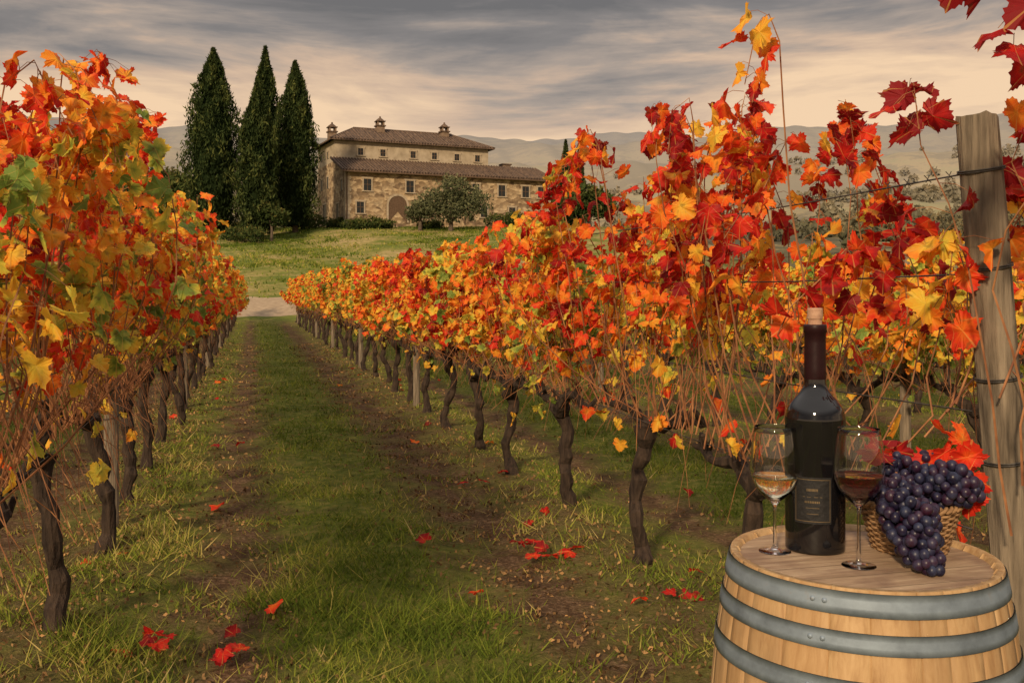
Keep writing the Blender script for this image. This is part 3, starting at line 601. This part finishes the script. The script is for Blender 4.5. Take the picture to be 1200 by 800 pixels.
# ---------------------------------------------------------------- glasses
mgc,t,b=newmat('clear_glass'); b.inputs['Transmission Weight'].default_value=1; b.inputs['Roughness'].default_value=.0; b.inputs['IOR'].default_value=1.45; b.inputs['Specular IOR Level'].default_value=.5
t.put(b.inputs['Base Color'],t.ramp(t.noise(obj(t),3),[(0,(.97,.98,.98)),(1,(1,1,1))]))
def wine_mat(name,c,tr):
    m,t,b=newmat(name); t.put(b.inputs['Base Color'],t.ramp(t.noise(obj(t),3),[(0,c),(1,tuple(q*.93 for q in c))])); b.inputs['Transmission Weight'].default_value=tr; b.inputs['Roughness'].default_value=.0; b.inputs['IOR'].default_value=1.34; return m
mred=wine_mat('red_wine',(.060,.001,.004),.35); mwh=wine_mat('white_wine',(.97,.90,.66),1.0)
def glass(x,y,H_,rb,bb,fill,mat,name='wine_glass'):
    g=empty(name,(x,y,TOP+.001)); hb=H_-bb
    outer=[(0,.004),(.02,.0005),(.036,.0),(.038,.0015),(.034,.003),(.015,.006),(.006,.012),(.0042,.03),(.0038,bb*.6),(.0045,bb-.012),(.010,bb)]
    bowl=[(rb*.42,bb+hb*.07),(rb*.78,bb+hb*.20),(rb*.97,bb+hb*.38),(rb,bb+hb*.5),(rb*.95,bb+hb*.72),(rb*.83,H_)]
    ot=smoothprof(outer+bowl,3); th=.0011
    inner=smoothprof([(0,bb+.006),(.010-th,bb+.008)]+[(r-th,z+(.004 if i==0 else .001 if i==1 else 0)) for i,(r,z) in enumerate(bowl)],3)
    pr=np.concatenate([ot,[[rb*.83-.0005,H_+.0006]],inner[::-1]]); mb=MB(); lathe(mb,pr,64,0); mkobj('glass',mb.mesh('glass',[mgc],True),parent=g)
    zf=bb+hb*fill; k=inner[(inner[:,1]<zf)]; rf=np.interp(zf,inner[:,1],inner[:,0]); k=np.concatenate([k,[[rf,zf]]]); k[:,0]=np.maximum(k[:,0]-.0003,0); k=np.concatenate([k,[[rf*.97,zf-.0004],[0,zf-.0004]]])
    mb=MB(); lathe(mb,k,64,0); mkobj('wine',mb.mesh('wine',[mat],True),parent=g)
glass(.632,2.36,.300,.058,.118,.36,mwh); glass(.790,2.235,.312,.056,.138,.40,mred)
# ---------------------------------------------------------------- basket + grapes
mwk=simple('wicker',(.17,.095,.045),(.34,.20,.10),40,.8,bump=.3)
bk=empty('wicker_basket',(.965,2.385,TOP)); mb=MB()
def brad(z): return .082+.28*z
for i,z in enumerate(np.arange(.006,.112,.0068)):
    th=np.linspace(0,2*np.pi,97); rr=brad(z)+.0038*np.sin(th*15+(i%2)*np.pi); tube(mb,np.stack([rr*np.cos(th),rr*np.sin(th),np.full(97,z)],-1),.0038,5,0,cap=False)
for q in range(30):
    a_=q*2*np.pi/30; zz=np.linspace(0,.115,6); rr=brad(zz); tube(mb,np.stack([rr*np.cos(a_),rr*np.sin(a_),zz],-1),.0028,5,0)
th=np.linspace(0,2*np.pi,120)
for ph in (0,math.pi): tube(mb,np.stack([(brad(.115)+.005*np.cos(th*20+ph))*np.cos(th),(brad(.115)+.005*np.cos(th*20+ph))*np.sin(th),.116+.005*np.sin(th*20+ph)],-1),.005,6,0,cap=False)
lathe(mb,[(.08,.004),(0,.004)],30,0)
mkobj('weave',mb.mesh('weave',[mwk],True),parent=bk)
mgr,t,b=newmat('grape_skin'); a=t.attr('lc'); s=t.node('ShaderNodeSeparateXYZ'); t.l.new(a.outputs['Vector'],s.inputs[0])
c=t.ramp(s.outputs[2],[(0,(.006,.005,.018)),(.5,(.012,.008,.026)),(1,(.030,.007,.018))]); bl=t.ramp(t.noise(obj(t),45,3,.6),[(.42,0.0),(.70,.5)])
c=t.mix(bl,c,(.045,.06,.12)); t.put(b.inputs['Base Color'],c); t.put(b.inputs['Roughness'],t.ramp(bl,[(0,.34),(1,.6)])); b.inputs['Specular IOR Level'].default_value=.28
def sphere(r,nu=16,nv=10):
    V=[(0,0,r)]+[(r*math.sin(math.pi*i/nv)*math.cos(2*math.pi*j/nu),r*math.sin(math.pi*i/nv)*math.sin(2*math.pi*j/nu),r*math.cos(math.pi*i/nv)) for i in range(1,nv) for j in range(nu)]+[(0,0,-r)]
    T3=[(0,1+j,1+(j+1)%nu) for j in range(nu)]+[(len(V)-1,1+(nv-2)*nu+(j+1)%nu,1+(nv-2)*nu+j) for j in range(nu)]
    Q=[(1+i*nu+j,1+(i+1)*nu+j,1+(i+1)*nu+(j+1)%nu,1+i*nu+(j+1)%nu) for i in range(nv-2) for j in range(nu)]
    return np.array(V),np.array(T3),np.array(Q)
SV,ST,SQ=sphere(1.0)
def grapes(name,axis,rad,n,seed,gr=.0128):
    rs=np.random.RandomState(seed); mb=MB(); A=np.array(axis,float); pts=[]; tries=0
    while len(pts)<n and tries<9000:
        tries+=1; t=rs.rand(); i=t*(len(A)-1); i0=min(int(i),len(A)-2); f=i-i0; c=A[i0]*(1-f)+A[i0+1]*f; R1=rad[i0]*(1-f)+rad[i0+1]*f
        v=rs.normal(size=3); v/=np.linalg.norm(v); p=c+v*R1*rs.uniform(.6,1.0)
        if p[2]<TOP+gr and math.hypot(p[0]-BX,p[1]-BY)<.31: p[2]=TOP+gr
        if all(np.linalg.norm(p-q)>gr*1.5 for q in pts): pts.append(p)
    for p in pts:
        r=gr*rs.uniform(.82,1.15); L=np.tile([0,0,rs.rand()],(len(SV),1)); V=SV*r*[1,1,rs.uniform(1,1.12)]+p
        mb.add(V,ST,0,L); mb.add(V,SQ,0,L)
    tube(mb,[A[0]+[0,0,.05],A[0]+[.01,0,.02],A[len(A)//2],A[-1]],[.003,.003,.002,.001],5,1)
    mkobj(name,mb.mesh(name,[mgr,M_CANE],True))
grapes('grape_bunch',[(.90,2.30,1.09),(.905,2.245,1.05),(.91,2.20,1.005),(.925,2.165,.955)],[.045,.062,.050,.026],155,1)
grapes('grape_bunch',[(.99,2.33,1.105),(1.03,2.31,1.11),(1.065,2.30,1.10)],[.05,.05,.034],95,2)
grapes('grape_bunch',[(.88,2.40,1.06),(.95,2.42,1.10),(1.02,2.42,1.12)],[.045,.06,.05],100,3)
mb=MB(); rs=np.random.RandomState(9)
pts=[(1.075,2.40,1.18),(1.09,2.38,1.15),(1.11,2.37,1.12),(1.06,2.42,1.16),(1.09,2.40,1.09),(1.10,2.36,1.08),(.92,2.42,1.19),(.90,2.40,1.17),(.95,2.44,1.17),(1.10,2.39,1.14),(1.0,2.44,1.15),(1.08,2.36,1.06),(1.07,2.40,1.21),(1.09,2.38,1.19),(1.12,2.36,1.17)]
P3=np.array(pts); nn=len(P3); N3=rs.normal(size=(nn,3))*.6+[.1,-1,.4]; T3=rs.normal(size=(nn,3))*.9+[.2,0,.1]
leaves(mb,P3,N3,T3,rs.uniform(.06,.085,nn),np.array([.4,.5,.5,.4,.6,.45,.02,.05,.1,.5,.3,.6,.4,.5,.45]),T_NEAR,0,rs)
o=mkobj('vine_leaves',mb.mesh('vine_leaves',[M_LEAF])); o['tint']=.0

# ---------------------------------------------------------------- light, sky, camera
sv=Vector((-.30,-.86,.44)).normalized(); el=math.asin(sv.z); az=math.atan2(sv.x,sv.y)
L=bpy.data.lights.new('sun','SUN'); L.energy=4.4; L.angle=math.radians(5); L.color=(1,.76,.48)
lo=bpy.data.objects.new('sun',L); lo.rotation_euler=(-sv).to_track_quat('-Z','Y').to_euler(); lo.location=(0,0,50); sc.collection.objects.link(lo)
wd=bpy.data.worlds.new('World'); sc.world=wd; wd.use_nodes=True; t=NT(wd.node_tree); bg=t.n['Background']
sky=t.node('ShaderNodeTexSky',sky_type='NISHITA'); sky.sun_disc=False; sky.sun_elevation=el; sky.sun_rotation=az; sky.dust_density=3
t.l.new(sky.outputs[0],bg.inputs[0]); bg.inputs[1].default_value=.08
g=t.node('ShaderNodeTexCoord').outputs['Generated']; s=t.node('ShaderNodeSeparateXYZ'); t.l.new(g,s.inputs[0])
n1=t.noise(t.mapping(g,(1.3,1.3,7)),2.1,10,.58,.4); n2=t.noise(t.mapping(g,(1.6,1.6,17),(3,1,2)),2.3,7,.6,.8)
f=t.math('ADD',t.math('MULTIPLY',t.math('SUBTRACT',n1,.5),1.7),t.math('MULTIPLY',n2,.45))
f=t.math('ADD',f,t.math('MULTIPLY_ADD',t.math('SUBTRACT',.232,s.outputs[2]),4.4,.46))
cc=t.ramp(f,[(.22,(.165,.155,.15)),(.44,(.25,.225,.21)),(.60,(.42,.34,.28)),(.74,(.66,.47,.33)),(.98,(.95,.67,.42))])
hi=t.ramp(s.outputs[2],[(.33,0.0),(.6,1.0)]); cc=t.mix(hi,cc,(.90,.84,.78))
bg2=t.node('ShaderNodeBackground'); t.l.new(cc,bg2.inputs[0]); bg2.inputs[1].default_value=1.0
mx=t.node('ShaderNodeMixShader'); mx.inputs[0].default_value=.93; t.l.new(bg.outputs[0],mx.inputs[1]); t.l.new(bg2.outputs[0],mx.inputs[2]); t.l.new(mx.outputs[0],t.n['World Output'].inputs[0])
cam=bpy.data.cameras.new('camera'); cam.lens=34.5; cam.sensor_width=36; cam.shift_y=-.0475; cam.clip_start=.05; cam.clip_end=12000
co=bpy.data.objects.new('camera',cam); co.location=(0,0,1.56); co.rotation_euler=(math.radians(90),0,0); sc.collection.objects.link(co); sc.camera=co
